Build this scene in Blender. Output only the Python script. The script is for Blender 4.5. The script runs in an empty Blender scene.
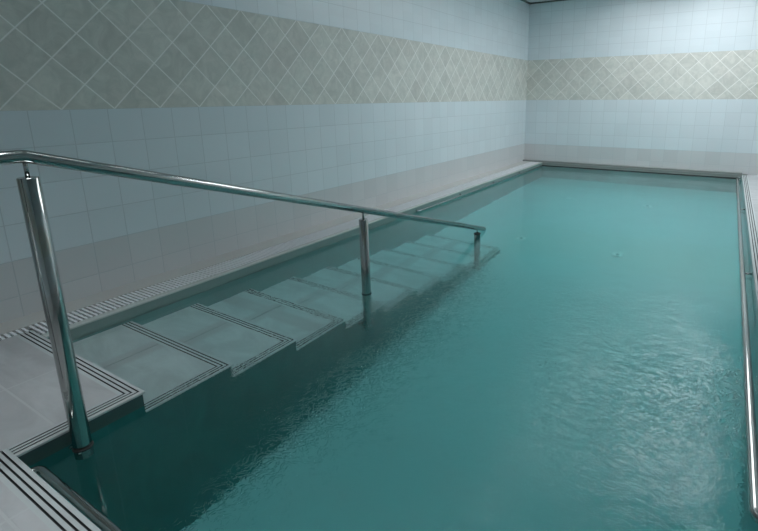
import bpy, bmesh, math, random
from mathutils import Vector, Matrix
random.seed(7)
C = bpy.context.scene.collection
T = 0.2                                   # one wall tile, in metres; layout below is in tiles, z = 0 at the underside of the diamond band


def W(x, y, z):                           # tile units -> metres, deck level at z = 0
    return Vector((x * T, y * T, (z + 5.6) * T))


# ------------------------------------------------------------------ camera
cam = bpy.data.cameras.new('camera')
co = bpy.data.objects.new('camera', cam)
C.objects.link(co)
R = Vector((0.85783556, 0.51387678, -0.00698621))
U = Vector((-0.1131139, 0.20205127, 0.97282091))
F = Vector((-0.50132165, 0.83373013, -0.23145337))
co.matrix_world = Matrix.Translation(W(16.30010, -9.71473, 0.25021)) @ Matrix((R, U, -F)).transposed().to_4x4()
cam.sensor_width = 36
cam.lens = 481.34 / 758 * 36
cam.shift_x = -56.83 / 758
cam.shift_y = -53.05 / 758
cam.clip_start = 0.02
bpy.context.scene.camera = co

# ------------------------------------------------------------------ world, exposure
sc = bpy.context.scene
sc.view_settings.view_transform = 'Standard'
sc.view_settings.look = 'None'
sc.view_settings.exposure = -0.22
sc.view_settings.gamma = 1
sc.cycles.max_bounces = 14
sc.cycles.diffuse_bounces = 6
sc.cycles.glossy_bounces = 6
sc.cycles.transmission_bounces = 10
sc.cycles.caustics_reflective = True
sc.cycles.caustics_refractive = True
sc.cycles.blur_glossy = 0.3
sc.cycles.sample_clamp_indirect = 6
wd = bpy.data.worlds.new('world')
sc.world = wd
wd.use_nodes = True
wd.node_tree.nodes['Background'].inputs[0].default_value = (0.6, 0.8, 0.9, 1)
wd.node_tree.nodes['Background'].inputs[1].default_value = 0.05

# light given off by the ceiling luminaires (x, y centre, half x, half y in tiles, watts, glow of the diffuser, spread in degrees)
LAMP_COLOUR = (0.93, 0.97, 1.0)
PANELS = [
    (9.4, 26.8, 2.6, 4.2, 0, 3.3, 170), (15.2, 26.8, 2.6, 4.2, 14, 5.6, 170),
    (9.4, 17.6, 2.6, 3.8, 0, 4.4, 80), (15.2, 17.6, 2.6, 3.8, 3, 5.6, 90),
    (8.0, 10.8, .13, 1.2, 0, 50.0, 110), (8.0, 5.7, .20, 1.9, 0, 12.0, 110), (8.0, .8, .16, 1.9, 0, 12.0, 110),
    (8.5, -6.5, 1.6, 2.4, 7.5, .8, 80),
]


# ------------------------------------------------------------------ node helpers
class NT:
    def __init__(s, name):
        s.m = bpy.data.materials.new(name)
        s.m.use_nodes = True
        s.t = s.m.node_tree
        s.t.nodes.clear()
        s.out = s.t.nodes.new('ShaderNodeOutputMaterial')

    def n(s, kind, **kw):
        nd = s.t.nodes.new(kind)
        for k, v in kw.items():
            setattr(nd, k, v)
        return nd

    def put(s, sock, v):
        if isinstance(v, bpy.types.NodeSocket):
            s.t.links.new(v, sock)
        else:
            sock.default_value = v

    def math(s, op, a, b=None, c=None):
        nd = s.n('ShaderNodeMath', operation=op)
        s.put(nd.inputs[0], a)
        if b is not None:
            s.put(nd.inputs[1], b)
        if c is not None:
            s.put(nd.inputs[2], c)
        return nd.outputs[0]

    def mix(s, f, a, b):
        nd = s.n('ShaderNodeMix', data_type='RGBA')
        s.put(nd.inputs[0], f)
        s.put(nd.inputs[6], a if isinstance(a, bpy.types.NodeSocket) else (*a, 1))
        s.put(nd.inputs[7], b if isinstance(b, bpy.types.NodeSocket) else (*b, 1))
        return nd.outputs[2]

    def smooth(s, v, a, b):               # 0 below a, 1 above b
        nd = s.n('ShaderNodeMapRange', interpolation_type='SMOOTHSTEP')
        s.put(nd.inputs[0], v)
        nd.inputs[1].default_value = a
        nd.inputs[2].default_value = b
        return nd.outputs[0]

    def pos(s):                           # place in tile units
        g = s.n('ShaderNodeNewGeometry')
        sp = s.n('ShaderNodeSeparateXYZ')
        s.t.links.new(g.outputs['Position'], sp.inputs[0])
        return (s.math('DIVIDE', sp.outputs[0], T), s.math('DIVIDE', sp.outputs[1], T),
                s.math('SUBTRACT', s.math('DIVIDE', sp.outputs[2], T), 5.6), g.outputs['Position'])

    def noise(s, vec, scale, detail=3, rough=.5, dist=0, out=0):
        nd = s.n('ShaderNodeTexNoise')
        s.put(nd.inputs['Vector'], vec)
        nd.inputs['Scale'].default_value = scale
        nd.inputs['Detail'].default_value = detail
        nd.inputs['Roughness'].default_value = rough
        nd.inputs['Distortion'].default_value = dist
        return nd.outputs[out]

    def comb(s, x, y, z=0.0):
        nd = s.n('ShaderNodeCombineXYZ')
        s.put(nd.inputs[0], x)
        s.put(nd.inputs[1], y)
        s.put(nd.inputs[2], z)
        return nd.outputs[0]

    def grid(s, u, v, w):
        """joint mask (1 on the joint) and a random number per cell"""
        eu = s.math('ABSOLUTE', s.math('SUBTRACT', s.math('FRACT', u), .5))
        ev = s.math('ABSOLUTE', s.math('SUBTRACT', s.math('FRACT', v), .5))
        e = s.math('SUBTRACT', .5, s.math('MAXIMUM', eu, ev))
        line = s.math('SUBTRACT', 1.0, s.smooth(e, w * .4, w))
        wn = s.n('ShaderNodeTexWhiteNoise')
        s.put(wn.inputs['Vector'], s.comb(s.math('FLOOR', u), s.math('FLOOR', v)))
        return line, wn.outputs['Value']

    def bsdf(s, col, rough, bump=None, bstr=.3, bdist=.003, metal=0.0, spec=.5):
        b = s.n('ShaderNodeBsdfPrincipled')
        s.put(b.inputs['Base Color'], col if isinstance(col, bpy.types.NodeSocket) else (*col, 1))
        s.put(b.inputs['Roughness'], rough)
        s.put(b.inputs['Metallic'], metal)
        s.put(b.inputs['Specular IOR Level'], spec)
        if bump is not None:
            bp = s.n('ShaderNodeBump')
            bp.inputs['Strength'].default_value = bstr
            bp.inputs['Distance'].default_value = bdist
            s.put(bp.inputs['Height'], bump)
            s.t.links.new(bp.outputs[0], b.inputs['Normal'])
        s.t.links.new(b.outputs[0], s.out.inputs[0])
        return b


def scale_col(nt, col, f):
    nd = nt.n('ShaderNodeVectorMath', operation='SCALE')
    nt.put(nd.inputs[0], col)
    nt.put(nd.inputs['Scale'], f)
    return nd.outputs[0]


def wall_material(name, axis):
    nt = NT(name)
    x, y, z, P = nt.pos()
    u = y if axis == 'y' else x
    line, rnd = nt.grid(u, nt.math('ADD', z, .0), .018)
    line2, rnd2 = nt.grid(u, nt.math('SUBTRACT', z, .5), .018)
    r2 = math.sqrt(2)
    du = nt.math('DIVIDE', nt.math('ADD', nt.math('ADD', u, .36), z), r2)
    dv = nt.math('DIVIDE', nt.math('SUBTRACT', nt.math('ADD', u, .36), z), r2)
    dline, drnd = nt.grid(du, dv, .027)
    upper = nt.math('GREATER_THAN', z, 3.5)
    band = nt.math('MULTIPLY', nt.math('GREATER_THAN', z, 0.0), nt.math('SUBTRACT', 1.0, upper))
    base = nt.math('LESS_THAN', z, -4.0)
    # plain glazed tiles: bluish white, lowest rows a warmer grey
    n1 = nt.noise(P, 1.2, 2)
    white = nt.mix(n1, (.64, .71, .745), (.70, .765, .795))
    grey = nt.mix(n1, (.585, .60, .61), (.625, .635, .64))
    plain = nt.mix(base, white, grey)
    l = nt.math('ADD', nt.math('MULTIPLY', line, nt.math('SUBTRACT', 1.0, upper)), nt.math('MULTIPLY', line2, upper))
    plain = scale_col(nt, plain, nt.math('ADD', .97, nt.math('MULTIPLY', rnd, .05)))
    plain = nt.mix(nt.math('MULTIPLY', l, .55), plain, (.45, .50, .52))
    # stone-look diamond tiles with pale joints
    vein = nt.noise(P, 9, 6, .65, 1.2)
    stone = nt.mix(nt.smooth(vein, .3, .75), (.54, .55, .51), (.68, .68, .63))
    stone = scale_col(nt, stone, nt.math('ADD', .94, nt.math('MULTIPLY', drnd, .12)))
    stone = nt.mix(nt.math('MULTIPLY', dline, .9), stone, (.88, .88, .85))
    col = nt.mix(band, plain, stone)
    h = nt.math('SUBTRACT', 1.0, nt.math('ADD', nt.math('MULTIPLY', l, nt.math('SUBTRACT', 1.0, band)), nt.math('MULTIPLY', dline, band)))
    rough = nt.math('ADD', .30, nt.math('MULTIPLY', band, .25))
    nt.bsdf(col, rough, h, .5, .002)
    return nt.m


def deck_material(name, tu, tv, ou=0., ov=0., base=(.50, .51, .52), joint=(.55, .57, .57)):
    nt = NT(name)
    x, y, z, P = nt.pos()
    u = nt.math('DIVIDE', nt.math('SUBTRACT', x, ou), tu)
    v = nt.math('DIVIDE', nt.math('SUBTRACT', y, ov), tv)
    line, rnd = nt.grid(u, v, .010)
    st = nt.noise(nt.comb(nt.math('MULTIPLY', x, 1.0), nt.math('MULTIPLY', y, 2.4), z), .55, 6, .6, .8)
    fine = nt.noise(P, 60, 4, .7)
    b = Vector(base)
    col = nt.mix(nt.smooth(st, .3, .72), tuple(b * .86), tuple(b * 1.1))
    col = nt.mix(nt.math('MULTIPLY', fine, .25), col, tuple(b * .75))
    col = scale_col(nt, col, nt.math('ADD', .96, nt.math('MULTIPLY', rnd, .08)))
    col = nt.mix(nt.math('MULTIPLY', line, .6), col, joint)
    h = nt.math('ADD', nt.math('MULTIPLY', st, .6), nt.math('SUBTRACT', 1.0, line))
    nt.bsdf(col, .42, h, .25, .002)
    return nt.m


def plain_material(name, col, rough, metal=0.0, nscale=40, nstr=.05, spec=.5):
    nt = NT(name)
    x, y, z, P = nt.pos()
    n = nt.noise(P, nscale, 4)
    c = Vector(col)
    nt.bsdf(nt.mix(n, tuple(c * (1 - nstr)), tuple(c * (1 + nstr))), rough, None, metal=metal, spec=spec)
    return nt.m


def steel_material():
    nt = NT('brushed_stainless_steel')
    x, y, z, P = nt.pos()
    n = nt.noise(P, 350, 3, .7)
    spots = nt.noise(P, 90, 4, .7)
    r = nt.math('ADD', .09, nt.math('MULTIPLY', nt.smooth(spots, .45, .7), .10))
    nt.bsdf(nt.mix(n, (.36, .38, .37), (.46, .47, .46)), r, n, .04, .0006, metal=1.0)
    return nt.m


def lamp_material(i, strength):
    nt = NT('lamp_diffuser_%d' % i)
    e = nt.n('ShaderNodeEmission')
    x, y, z, P = nt.pos()
    nt.put(e.inputs[0], nt.mix(nt.noise(P, 3, 1), LAMP_COLOUR, tuple(Vector(LAMP_COLOUR) * .97)))
    e.inputs[1].default_value = strength
    nt.t.links.new(e.outputs[0], nt.out.inputs[0])
    return nt.m


def water_material():
    nt = NT('pool_water')
    x, y, z, P = nt.pos()
    g = nt.n('ShaderNodeBsdfGlass')
    g.inputs['Color'].default_value = (1, 1, 1, 1)
    g.inputs['Roughness'].default_value = 0.0
    g.inputs['IOR'].default_value = 1.333
    # rippled field in the middle of the near pool, calmer by the first steps and far away
    big = nt.noise(P, .9, 3, .5, .5)
    dx = nt.math('DIVIDE', nt.math('SUBTRACT', x, 12.4), 4.8)
    dy = nt.math('DIVIDE', nt.math('SUBTRACT', y, -0.4), 6.0)
    d = nt.math('SQRT', nt.math('ADD', nt.math('MULTIPLY', dx, dx), nt.math('MULTIPLY', dy, dy)))
    patch = nt.math('SUBTRACT', 1.0, nt.smooth(nt.math('ADD', d, nt.math('MULTIPLY', nt.math('SUBTRACT', big, .5), 1.6)), .55, 1.35))
    calm = nt.smooth(nt.math('ADD', y, nt.math('MULTIPLY', x, .35)), -1.6, 3.0)
    fine = nt.noise(nt.comb(nt.math('MULTIPLY', x, .8), nt.math('MULTIPLY', y, 1.3)), 4.2, 2.5, .55, 1.6)
    mid = nt.noise(nt.comb(x, nt.math('MULTIPLY', y, 1.25)), 1.25, 4, .55, .8)
    slow = nt.noise(nt.comb(x, nt.math('MULTIPLY', y, 1.3), 4.0), .35, 2, .5, .3)
    ring = nt.noise(nt.comb(x, nt.math('MULTIPLY', y, 1.2), 9.0), 3.0, 3, .6, 2.0)
    crease = nt.smooth(nt.math('ABSOLUTE', nt.math('SUBTRACT', ring, .5)), 0.0, .07)
    # wave heights in metres
    h = nt.math('MULTIPLY', slow, .004)
    h = nt.math('ADD', h, nt.math('MULTIPLY', mid, nt.math('ADD', .0008, nt.math('ADD', nt.math('MULTIPLY', calm, .0010), nt.math('MULTIPLY', patch, .0018)))))
    h = nt.math('ADD', h, nt.math('MULTIPLY', fine, nt.math('ADD', nt.math('MULTIPLY', calm, .0005), nt.math('MULTIPLY', patch, .0032))))
    h = nt.math('ADD', h, nt.math('MULTIPLY', nt.math('MULTIPLY', crease, .0013), patch))
    bp = nt.n('ShaderNodeBump')
    bp.inputs['Strength'].default_value = 1.0
    bp.inputs['Distance'].default_value = 1.0
    nt.put(bp.inputs['Height'], h)
    nt.t.links.new(bp.outputs[0], g.inputs['Normal'])
    nt.t.links.new(g.outputs[0], nt.out.inputs['Surface'])
    va = nt.n('ShaderNodeVolumeAbsorption')
    va.inputs['Color'].default_value = (.32, .88, .88, 1)
    va.inputs['Density'].default_value = .75
    nt.t.links.new(va.outputs[0], nt.out.inputs['Volume'])
    return nt.m


M_wl = wall_material('left_wall_tiles', 'y')
M_wb = wall_material('back_wall_tiles', 'x')
M_deck = deck_material('grey_stone_deck_tiles', 3.0, 3.0, 8.07, -8.0)
M_plat = deck_material('platform_stone_tiles', 2.9, 3.0, 4.0, -6.7 + 3)
M_strip = plain_material('cream_edge_strip', (.55, .55, .53), .4)
M_coping = plain_material('pale_coping', (.50, .55, .53), .35)
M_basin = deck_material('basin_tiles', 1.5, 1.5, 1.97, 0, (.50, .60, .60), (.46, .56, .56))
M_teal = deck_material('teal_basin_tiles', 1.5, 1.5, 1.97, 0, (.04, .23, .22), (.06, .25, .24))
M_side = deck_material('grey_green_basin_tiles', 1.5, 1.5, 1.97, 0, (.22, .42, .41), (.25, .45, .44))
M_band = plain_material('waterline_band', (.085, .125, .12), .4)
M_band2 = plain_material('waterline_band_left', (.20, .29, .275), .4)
M_nose_wet = plain_material('step_nosing_strip', (.68, .76, .76), .35)
M_floor = plain_material('pool_floor_lining', (.74, .80, .80), .5, nscale=3, nstr=.04)
M_tread = deck_material('step_stone_tiles', 40, 40, 4.0 - 40, -80, (.72, .81, .81))
M_nose = plain_material('nosing_strip', (.52, .56, .56), .35)
M_groove = plain_material('groove_black', (.018, .022, .025), .7)
M_white = plain_material('white_grate_plastic', (.88, .90, .92), .35)
M_steel = steel_material()
M_wline = plain_material('black_waterline_mark', (.012, .014, .014), .5)
M_ceiling = plain_material('white_ceiling_paint', (.62, .66, .68), .8, nscale=2)
M_trim = plain_material('dark_ceiling_trim', (.10, .12, .11), .6)
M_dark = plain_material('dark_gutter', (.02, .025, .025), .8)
M_backstone = plain_material('grey_stone_kerb', (.24, .26, .25), .45)
M_cap = plain_material('grey_inlet_cap', (.35, .45, .45), .4)
M_inlet = plain_material('white_inlet_plastic', (.9, .95, .95), .4)
M_frame = plain_material('white_lamp_frame', (.8, .8, .8), .4)


# ------------------------------------------------------------------ mesh helpers
def box(bm, x0, x1, y0, y1, z0, z1, mi=0, bev=0.0):
    vs = [bm.verts.new(W(x, y, z)) for x in (x0, x1) for y in (y0, y1) for z in (z0, z1)]
    fs = [(0, 1, 3, 2), (4, 6, 7, 5), (0, 4, 5, 1), (2, 3, 7, 6), (0, 2, 6, 4), (1, 5, 7, 3)]
    faces = []
    for f in fs:
        fc = bm.faces.new([vs[i] for i in f])
        fc.material_index = mi
        faces.append(fc)
    if bev:
        es = set(e for f in faces for e in f.edges)
        bmesh.ops.bevel(bm, geom=list(es), offset=bev * T, segments=2, affect='EDGES', profile=.5)
    return vs


def frames(pts):
    pts = [Vector(p) for p in pts]
    out = []
    ref = None
    for i, p in enumerate(pts):
        if i == 0:
            t = pts[1] - p
        elif i == len(pts) - 1:
            t = p - pts[i - 1]
        else:
            t = (pts[i + 1] - p).normalized() + (p - pts[i - 1]).normalized()
        t.normalize()
        if ref is None:
            ref = Vector((1, 0, 0)) if abs(t.x) < .9 else Vector((0, 0, 1))
        a = (ref - t * ref.dot(t)).normalized()
        ref = a
        out.append((p, a, t.cross(a)))
    return out


def tube(bm, pts, r, seg=24, cap=True, mi=0):
    """round tube through points given in metres"""
    rings = []
    for p, a, b in frames(pts):
        rings.append([bm.verts.new(p + (a * math.cos(2 * math.pi * k / seg) + b * math.sin(2 * math.pi * k / seg)) * r) for k in range(seg)])
    for i in range(len(rings) - 1):
        for k in range(seg):
            f = bm.faces.new((rings[i][k], rings[i][(k + 1) % seg], rings[i + 1][(k + 1) % seg], rings[i + 1][k]))
            f.smooth = True
            f.material_index = mi
    if cap:
        bm.faces.new(list(reversed(rings[0]))).material_index = mi
        bm.faces.new(rings[-1]).material_index = mi


def arc_path(pts, rad, n=6):
    """polyline in metres with its inner corners rounded"""
    pts = [Vector(p) for p in pts]
    out = [pts[0]]
    for i in range(1, len(pts) - 1):
        a, b, c = pts[i - 1], pts[i], pts[i + 1]
        d1, d2 = (a - b).normalized(), (c - b).normalized()
        p0, p1 = b + d1 * rad, b + d2 * rad
        for k in range(n + 1):
            t = k / n
            out.append(p0 * (1 - t) ** 2 + b * 2 * t * (1 - t) + p1 * t * t)
    out.append(pts[-1])
    return out


def lathe(bm, centre, prof, seg=28, axis='z', mi=0):
    c = Vector(centre)
    rings = []
    for r, h in prof:
        ring = []
        for k in range(seg):
            a = 2 * math.pi * k / seg
            if axis == 'z':
                v = Vector((r * math.cos(a), r * math.sin(a), h))
            elif axis == 'x':
                v = Vector((h, r * math.cos(a), r * math.sin(a)))
            else:
                v = Vector((r * math.sin(a), h, r * math.cos(a)))
            ring.append(bm.verts.new(c + v))
        rings.append(ring)
    for i in range(len(rings) - 1):
        for k in range(seg):
            f = bm.faces.new((rings[i][k], rings[i][(k + 1) % seg], rings[i + 1][(k + 1) % seg], rings[i + 1][k]))
            f.smooth = True
            f.material_index = mi
    bm.faces.new(list(reversed(rings[0]))).material_index = mi
    bm.faces.new(rings[-1]).material_index = mi


def obj(name, bm, mats, parent=None, label=None, origin=None):
    bmesh.ops.recalc_face_normals(bm, faces=bm.faces)
    if parent is not None:
        chain = Vector((0, 0, 0))
        q = parent
        while q is not None:
            chain += q.location
            q = q.parent
        off = chain
    else:
        if origin is None:
            xs = [v.co for v in bm.verts]
            origin = Vector(((min(v.x for v in xs) + max(v.x for v in xs)) / 2,
                             (min(v.y for v in xs) + max(v.y for v in xs)) / 2, min(v.z for v in xs)))
        off = Vector(origin)
    bmesh.ops.translate(bm, verts=bm.verts, vec=-off)
    me = bpy.data.meshes.new(name)
    bm.to_mesh(me)
    bm.free()
    for m in (mats if isinstance(mats, (list, tuple)) else [mats]):
        me.materials.append(m)
    o = bpy.data.objects.new(name, me)
    C.objects.link(o)
    if parent is not None:
        o.parent = parent
    else:
        o.location = off
    if label:
        o['label'] = label
    return o


def thing(name, label, cat, loc, group=None):
    o = bpy.data.objects.new(name, None)
    o.empty_display_size = .1
    C.objects.link(o)
    o.location = loc
    o['label'] = label
    o['category'] = cat
    if group:
        o['group'] = group
    return o


def struct(name, bm, m):
    o = obj(name, bm, m)
    o['kind'] = 'structure'
    return o


# ------------------------------------------------------------------ key levels (tiles)
DECK = -5.6
WATER = -5.9
CEIL = 8.34
PX0, PX1 = 1.97, 17.6          # pool, left and right face
PY0, PY1 = -7.4, 33.2          # pool, near and far face
BY = 33.77                     # back wall
STX = 6.57                     # outer edge of platform and steps
PLY = -5.25                    # front edge of platform
TREAD, RISE, NSTEP = 2.06, .625, 9
FLOORZ = -11.8
RX = 21.0                      # right wall
NY = -14.0                     # wall behind the camera

# ------------------------------------------------------------------ room shell
bm = bmesh.new(); box(bm, -.8, 0, NY - .8, BY + .8, DECK - .4, CEIL + .4)
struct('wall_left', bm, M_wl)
bm = bmesh.new(); box(bm, 0, RX, BY, BY + .8, DECK - .4, CEIL + .4)
struct('wall_back', bm, M_wb)
bm = bmesh.new(); box(bm, RX, RX + .8, NY - .8, BY + .8, DECK - .4, CEIL + .4)
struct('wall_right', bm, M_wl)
bm = bmesh.new(); box(bm, 0, RX, NY - .8, NY, DECK - .4, CEIL + .4)
struct('wall_near', bm, M_wb)
bm = bmesh.new(); box(bm, 0, RX, NY, BY, CEIL, CEIL + .4)
struct('ceiling', bm, M_ceiling)
bm = bmesh.new(); box(bm, 0, .16, NY, BY, CEIL - .10, CEIL)
struct('trim_1', bm, M_trim)
bm = bmesh.new(); box(bm, .16, RX, BY - .16, BY, CEIL - .10, CEIL)
struct('trim_2', bm, M_trim)

# deck: near deck, right deck, strip along the left wall, strip at the back
NE = .36                       # width of the grooved edge strips
bm = bmesh.new()
box(bm, 0, RX, NY, PY0 - NE, DECK - .5, DECK)
box(bm, PX1 + NE, RX, PY0 - NE, BY, DECK - .5, DECK)
struct('floor', bm, M_deck)
bm = bmesh.new()
box(bm, 0, .82, PY0 - NE, BY, DECK - .5, DECK)
box(bm, .82, 1.74, PY0 - NE, BY, DECK - .5, DECK - .34, 1)       # gutter bed under the grate
struct('floor_gutter', bm, [M_strip, M_dark])
bm = bmesh.new()
box(bm, 1.74, PX0 + .01, PLY, PY1, DECK - .05, DECK, bev=.012)
struct('trim_3', bm, M_coping)
bm = bmesh.new()
box(bm, PX0 + .02, PX1 + NE, PY1, BY, DECK - .5, DECK)
box(bm, .0, PX1 + .0, PY1 + .12, BY, DECK, DECK + .13, bev=.03)
struct('trim_4', bm, M_backstone)

# platform at the head of the steps
bm = bmesh.new()
box(bm, 1.22, STX - NE, PY0 - NE, PLY - NE, DECK - .5, DECK)
struct('floor_platform', bm, M_plat)


def nosing(bm, corner, x_start, y_start, z, legs='xy', grooves=(.09, .18, .27), w=NE, gw=.032, gd=.035, th=.05, over=.0):
    """grooved edge strip; legs 'xy' turns round the outer corner, 'x' runs along x only, 'y' along y only.
    corner = outer corner, body lies at -x and -y of it"""
    prof = [(-over, -th, 0), (-over, -.012, 0), (-over + .012, 0, 0)]
    for g in grooves:
        prof += [(g - gw / 2, 0, 1), (g - gw / 2, -gd, 1), (g + gw / 2, -gd, 1), (g + gw / 2, 0, 0)]
    prof += [(w, 0, 0), (w, -th, 0)]
    cx, cy = corner
    rows = []
    for d, dz, m in prof:
        if legs == 'xy':
            row = [(x_start, cy - d), (cx - d, cy - d), (cx - d, y_start)]
        elif legs == 'x':
            row = [(x_start, cy - d), (cx, cy - d)]
        else:
            row = [(cx - d, cy), (cx - d, y_start)]
        rows.append([bm.verts.new(W(px, py, z + dz)) for px, py in row])
    n = len(rows)
    for i in range(n):
        a, b = rows[i], rows[(i + 1) % n]
        mi = prof[i][2]
        for k in range(len(a) - 1):
            bm.faces.new((a[k], a[k + 1], b[k + 1], b[k])).material_index = mi
    for k in (0, -1):
        try:
            bm.faces.new([r[k] for r in rows])
        except ValueError:
            pass


def nosing_rev(bm, edge, u0, u1, z, axis, sign, **kw):
    """straight grooved strip whose open side looks along +axis*sign"""
    grooves, w, gw, gd, th, over = (.09, .18, .27), NE, .032, .035, .05, .0
    prof = [(-over, -th, 0), (-over, -.012, 0), (-over + .012, 0, 0)]
    for g in grooves:
        prof += [(g - gw / 2, 0, 1), (g - gw / 2, -gd, 1), (g + gw / 2, -gd, 1), (g + gw / 2, 0, 0)]
    prof += [(w, 0, 0), (w, -th, 0)]
    rows = []
    for d, dz, m in prof:
        e = edge - sign * d
        row = [(u0, e), (u1, e)] if axis == 'y' else [(e, u0), (e, u1)]
        rows.append([bm.verts.new(W(px, py, z + dz)) for px, py in row])
    n = len(rows)
    for i in range(n):
        a, b = rows[i], rows[(i + 1) % n]
        mi = prof[i][2]
        bm.faces.new((a[0], a[1], b[1], b[0])).material_index = mi
    bm.faces.new([r[0] for r in rows])
    bm.faces.new([r[1] for r in rows])


bm = bmesh.new()
nosing(bm, (STX, PLY), 1.22, PY0, DECK)
struct('trim_5', bm, [M_nose, M_groove])
bm = bmesh.new()
nosing_rev(bm, PY0, STX - NE, PX1 + NE, DECK, 'y', 1)
box(bm, 0.82, STX - NE, PY0 - NE, PY0 - NE + .001, DECK - .05, DECK)
struct('trim_6', bm, [M_nose, M_groove])
bm = bmesh.new()
nosing_rev(bm, PX1, PY0, BY, DECK, 'x', -1)
struct('trim_7', bm, [M_nose, M_groove])

# basin
B0 = DECK - .052
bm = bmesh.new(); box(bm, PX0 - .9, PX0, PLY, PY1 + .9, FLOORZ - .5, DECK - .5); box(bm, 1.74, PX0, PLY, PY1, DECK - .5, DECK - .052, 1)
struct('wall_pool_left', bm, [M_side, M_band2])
bm = bmesh.new(); box(bm, PX1, PX1 + .9, PY0 - .9, PY1 + .9, FLOORZ - .5, B0)
struct('wall_pool_right', bm, M_basin)
bm = bmesh.new(); box(bm, PX0, PX1, PY1, PY1 + .9, FLOORZ - .5, DECK - .5)
struct('wall_pool_back', bm, M_basin)
bm = bmesh.new(); box(bm, STX - .04, PX1, PY0 - .9, PY0, FLOORZ - .5, B0)
struct('wall_pool_near', bm, M_basin)
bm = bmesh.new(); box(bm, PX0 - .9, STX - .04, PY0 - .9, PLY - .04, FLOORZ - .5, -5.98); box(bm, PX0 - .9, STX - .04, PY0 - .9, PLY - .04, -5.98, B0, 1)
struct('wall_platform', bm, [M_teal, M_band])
bm = bmesh.new(); box(bm, PX0 - .9, PX1 + .9, PY0 - .9, PY1 + .9, FLOORZ - 1, FLOORZ)
struct('floor_pool', bm, M_floor)

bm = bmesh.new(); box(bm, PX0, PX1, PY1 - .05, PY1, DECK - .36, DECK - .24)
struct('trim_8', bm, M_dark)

# ------------------------------------------------------------------ steps into the pool
st = thing('pool_steps', 'broad pale stone steps with grooved nosings going down underwater beside the left pool wall', 'steps', W(4.3, PLY, FLOORZ))
y0 = PLY
for k in range(1, NSTEP + 1):
    z = DECK - RISE * k
    y1 = PLY + TREAD * k
    bm = bmesh.new()
    box(bm, PX0 + .005, STX - .04, y0 - .04, y1 - .04, FLOORZ + .002, z - .052)
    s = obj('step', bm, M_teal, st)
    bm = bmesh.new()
    box(bm, PX0 + .005, 4.0 - .012, y0 - .04, y1 - NE, z - .052, z)
    box(bm, 4.0 + .012, STX - NE, y0 - .04, y1 - NE, z - .052, z)
    obj('tread', bm, M_tread, s)
    bm = bmesh.new()
    nosing(bm, (STX, y1), PX0 + .005, y0 - .04, z)
    obj('nosing', bm, [M_nose_wet, M_groove], s, 'grooved edge strip of the step')
    y0 = y1

# ------------------------------------------------------------------ handrail
HX = 6.85
def rail_z(y):
    return -3.12 - .309 * (y - 1.61)

KY = -6.56
hr = thing('handrail', 'stainless steel handrail on three round posts descending beside the pool steps', 'handrail', W(HX, 1.6, FLOORZ))
bm = bmesh.new()
ks = rail_z(KY)
pth = arc_path([W(HX, -8.3, DECK + .02), W(HX, -8.3, ks), W(HX, KY, ks), W(HX, 10.45, rail_z(10.45))], .008, 4)
# tight mitre at the bend over the first post, wide bend out of frame
tube(bm, pth, .0205, 32)
obj('top_rail', bm, M_steel, hr)
for (y, zt, zb) in ((-6.56, -.93, -6.24), (1.61, -3.42, -8.55), (9.72, -5.93, -10.85)):
    bm = bmesh.new()
    b = W(HX, y, zb)
    H = (zt - zb) * T
    lathe(bm, b, [(.026, 0), (.029, .003), (.029, H - .002), (.027, H)], 36)
    p = obj('post', bm, M_steel, hr)
    bm = bmesh.new()
    top = W(HX, y, rail_z(y) if y > KY else ks)
    tube(bm, [W(HX, y, zt), top], .0065, 16)
    obj('spigot', bm, M_steel, p)
    bm = bmesh.new()
    ring = W(HX, y, max(zb + .12, WATER - .02))  # added ring, stands for the dark line where post meets water
    lathe(bm, ring, [(.0292, 0), (.0325, .001), (.0325, .009), (.0292, .010)], 36)
    obj('waterline_ring', bm, M_wline, p, 'dark line where the post meets the water, built as an added ring')
    bm = bmesh.new()
    lathe(bm, W(STX - .04, y, zb + .16), [(.022, 0), (.022, .004), (.011, .005), (.011, .03)], 24, 'x')
    obj('wall_bracket', bm, M_steel, p)
    bm = bmesh.new()
    lathe(bm, W(HX + .10, y - .10, zb + .30 if y < 0 else zb + .2), [(.004, 0), (.005, .003), (.003, .006)], 12, 'x')
    obj('screw', bm, M_inlet, p)


# ------------------------------------------------------------------ grab rails along the pool walls
def grab_rail(label, a, b, wall_dir, off, brackets, r=.02):
    a, b = Vector(a), Vector(b)
    g = thing('grab_rail', label, 'grab rail', (a + b) / 2, 'steel grab rails along the pool walls')
    wd_ = Vector(wall_dir)
    bm = bmesh.new()
    tube(bm, arc_path([a + wd_ * off, a, b, b + wd_ * off], .03, 8), r, 28)
    obj('rail_tube', bm, M_steel, g)
    for t in brackets:
        p = a.lerp(b, t)
        bm = bmesh.new()
        tube(bm, [p + Vector((0, 0, -.002)) + wd_ * .01, p + wd_ * off], .006, 12)
        q = p + wd_ * (off - .004)
        tube(bm, [q, p + wd_ * off], .018, 20)
        obj('bracket', bm, M_steel, g)
    return g


RZ = -5.80
grab_rail('long bright steel grab rail along the right edge of the pool', W(17.30, -2.3, RZ), W(17.30, 32.9, RZ), (1, 0, 0), .3 * T, [.02, .335, .66, .98], .0175)
grab_rail('short dark steel grab rail under the near pool edge, by the platform corner', W(6.85, -7.22, -5.86), W(15.2, -7.22, -5.86), (0, -1, 0), .18 * T, [.33, .66], .014)
grab_rail('steel grab rail on the left pool wall beyond the steps', W(2.14, 12.0, -5.83), W(2.14, 32.6, -5.83), (-1, 0, 0), .17 * T, [.25, .5, .75], .010)

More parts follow.
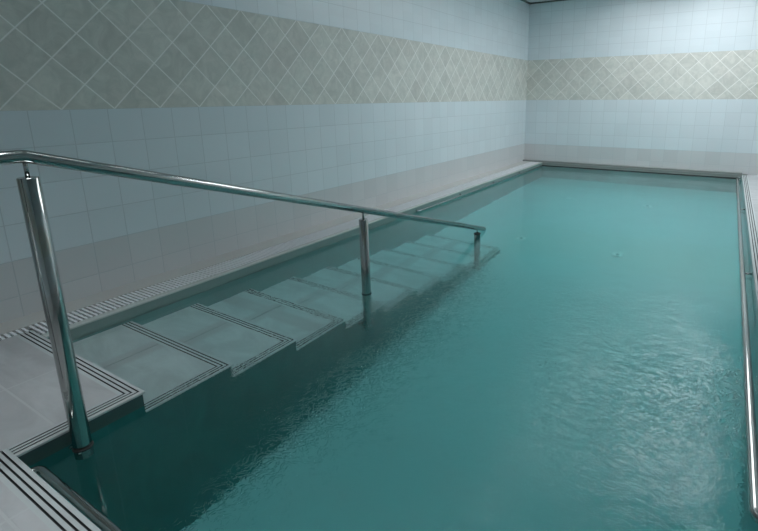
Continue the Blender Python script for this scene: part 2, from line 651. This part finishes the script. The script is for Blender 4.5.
# ------------------------------------------------------------------ overflow grate along the left side
gy = -14 + .05
def grate(x0, x1, y0, y1, label):
    bm = bmesh.new()
    n = int(round((y1 - y0) / .1235))
    st_ = (y1 - y0) / n
    for i in range(n):
        yc = y0 + (i + .5) * st_
        box(bm, x0, x1, yc - .030, yc + .030, DECK - .055, DECK - .005)
    nx = 4 if x1 - x0 > .6 else 2
    for j in range(nx):
        xc = x0 + .04 + (x1 - x0 - .08) * j / (nx - 1)
        box(bm, xc - .012, xc + .012, y0 + .01, y1 - .01, DECK - .10, DECK - .05)
    o = obj('overflow_grate', bm, M_white)
    o['label'] = label
    o['category'] = 'grate'
    o['group'] = 'white overflow grate sections along the left wall'
    return o

grate(.84, 1.20, PY0 - NE + .02, PLY - .02, 'narrow white slatted overflow grate section beside the platform')
words = ['first full-width white overflow grate section, just past the platform behind the first post',
         'second white overflow grate section, beside the second and third steps',
         'third white overflow grate section, running up to behind the middle post',
         'fourth white overflow grate section, seen just beyond the middle post',
         'white overflow grate section beside the lowest submerged steps',
         'white overflow grate section third from the back wall',
         'white overflow grate section second from the back wall',
         'farthest white overflow grate section, ending at the back wall corner']
L = (BY - .05 - PLY - .02) / 8
for i in range(8):
    grate(.84, 1.72, PLY + .02 + i * L, PLY + i * L + L - .0, words[i])

# ------------------------------------------------------------------ floor inlets
spots = [(6.75, 15.7, 'round white floor inlet just beyond the end of the handrail'),
         (12.1, 15.7, 'round white floor inlet in the middle of the pool, right of the handrail end'),
         (6.75, 26.0, 'round white floor inlet in the far left of the pool'),
         (12.1, 26.0, 'round white floor inlet in the far right of the pool'),
         (12.0, 5.2, 'round white floor inlet faintly seen under the rippled water')]
inlet0 = None
for (x, y, lab) in spots:
    loc = W(x, y, FLOORZ)
    if inlet0 is None:
        e = thing('floor_inlet', lab, 'inlet', loc, 'round inlets in the pool floor')
        bm = bmesh.new()
        lathe(bm, loc, [(.062, .0005), (.062, .010), (.056, .018), (.030, .019)], 32)
        obj('flange', bm, M_inlet, e)
        bm = bmesh.new()
        lathe(bm, loc + Vector((0, 0, .019)), [(.020, 0), (.018, .006), (.010, .009)], 24)
        obj('cap', bm, M_cap, e)
        inlet0 = e
    else:
        e = inlet0.copy(); C.objects.link(e)
        e.location = loc
        e['label'] = lab
        for ch in inlet0.children:
            c_ = ch.copy(); C.objects.link(c_); c_.parent = e

# ------------------------------------------------------------------ ceiling lamps (seen mirrored in water and steel)
where = ['large white luminous ceiling panel near the back wall, left of the pair', 'large white luminous ceiling panel near the back wall, on the right',
         'large white luminous ceiling panel over the far half of the pool, left of the pair', 'large white luminous ceiling panel over the far half of the pool, on the right',
         'short bright linear ceiling lamp, farthest of the row of three', 'narrow linear ceiling lamp, middle one of the row of three',
         'narrow linear ceiling lamp, nearest of the row of three', 'rectangular ceiling light panel nearest the camera, over the platform end']
for i, (x, y, hx, hy, watts, s, spread) in enumerate(PANELS):
    t = thing('ceiling_light', where[i], 'light', W(x, y, CEIL - .3), 'ceiling light panels')
    bm = bmesh.new()
    f = .12
    for (a0, a1, b0, b1) in ((x - hx - f, x + hx + f, y - hy - f, y - hy), (x - hx - f, x + hx + f, y + hy, y + hy + f),
                             (x - hx - f, x - hx, y - hy, y + hy), (x + hx, x + hx + f, y - hy, y + hy)):
        box(bm, a0, a1, b0, b1, CEIL - .2, CEIL)
    obj('frame', bm, M_frame, t)
    bm = bmesh.new()
    box(bm, x - hx, x + hx, y - hy, y + hy, CEIL - .14, CEIL - .02)
    obj('diffuser', bm, lamp_material(i, s), t)
    if not watts:
        continue
    ld = bpy.data.lights.new('lamp_light', 'AREA')
    ld.shape = 'RECTANGLE'
    ld.size, ld.size_y = 2 * hx * T, 2 * hy * T
    ld.energy = watts
    ld.color = LAMP_COLOUR
    ld.spread = math.radians(spread)
    lo = bpy.data.objects.new('lamp_light', ld)
    C.objects.link(lo)
    lo.parent = t
    lo.location = W(x, y, CEIL - .16) - t.location

# ------------------------------------------------------------------ water
bm = bmesh.new()
e = .006
xp, yp = STX - .04 - e, PLY - .04 - e
poly = [(xp, PY0 - e), (PX1 + e, PY0 - e), (PX1 + e, PY1 + e), (PX0 - e, PY1 + e), (PX0 - e, yp), (xp, yp)]
lo_ = [bm.verts.new(W(px, py, FLOORZ - e)) for px, py in poly]
hi_ = [bm.verts.new(W(px, py, WATER)) for px, py in poly]
bm.faces.new(list(reversed(lo_)))
bm.faces.new(hi_)
for i in range(6):
    bm.faces.new((lo_[i], lo_[(i + 1) % 6], hi_[(i + 1) % 6], hi_[i]))
w = obj('pool_water', bm, water_material())
w['kind'] = 'stuff'
w['label'] = 'clear teal water filling the pool, rippled in the middle'
w['category'] = 'water'
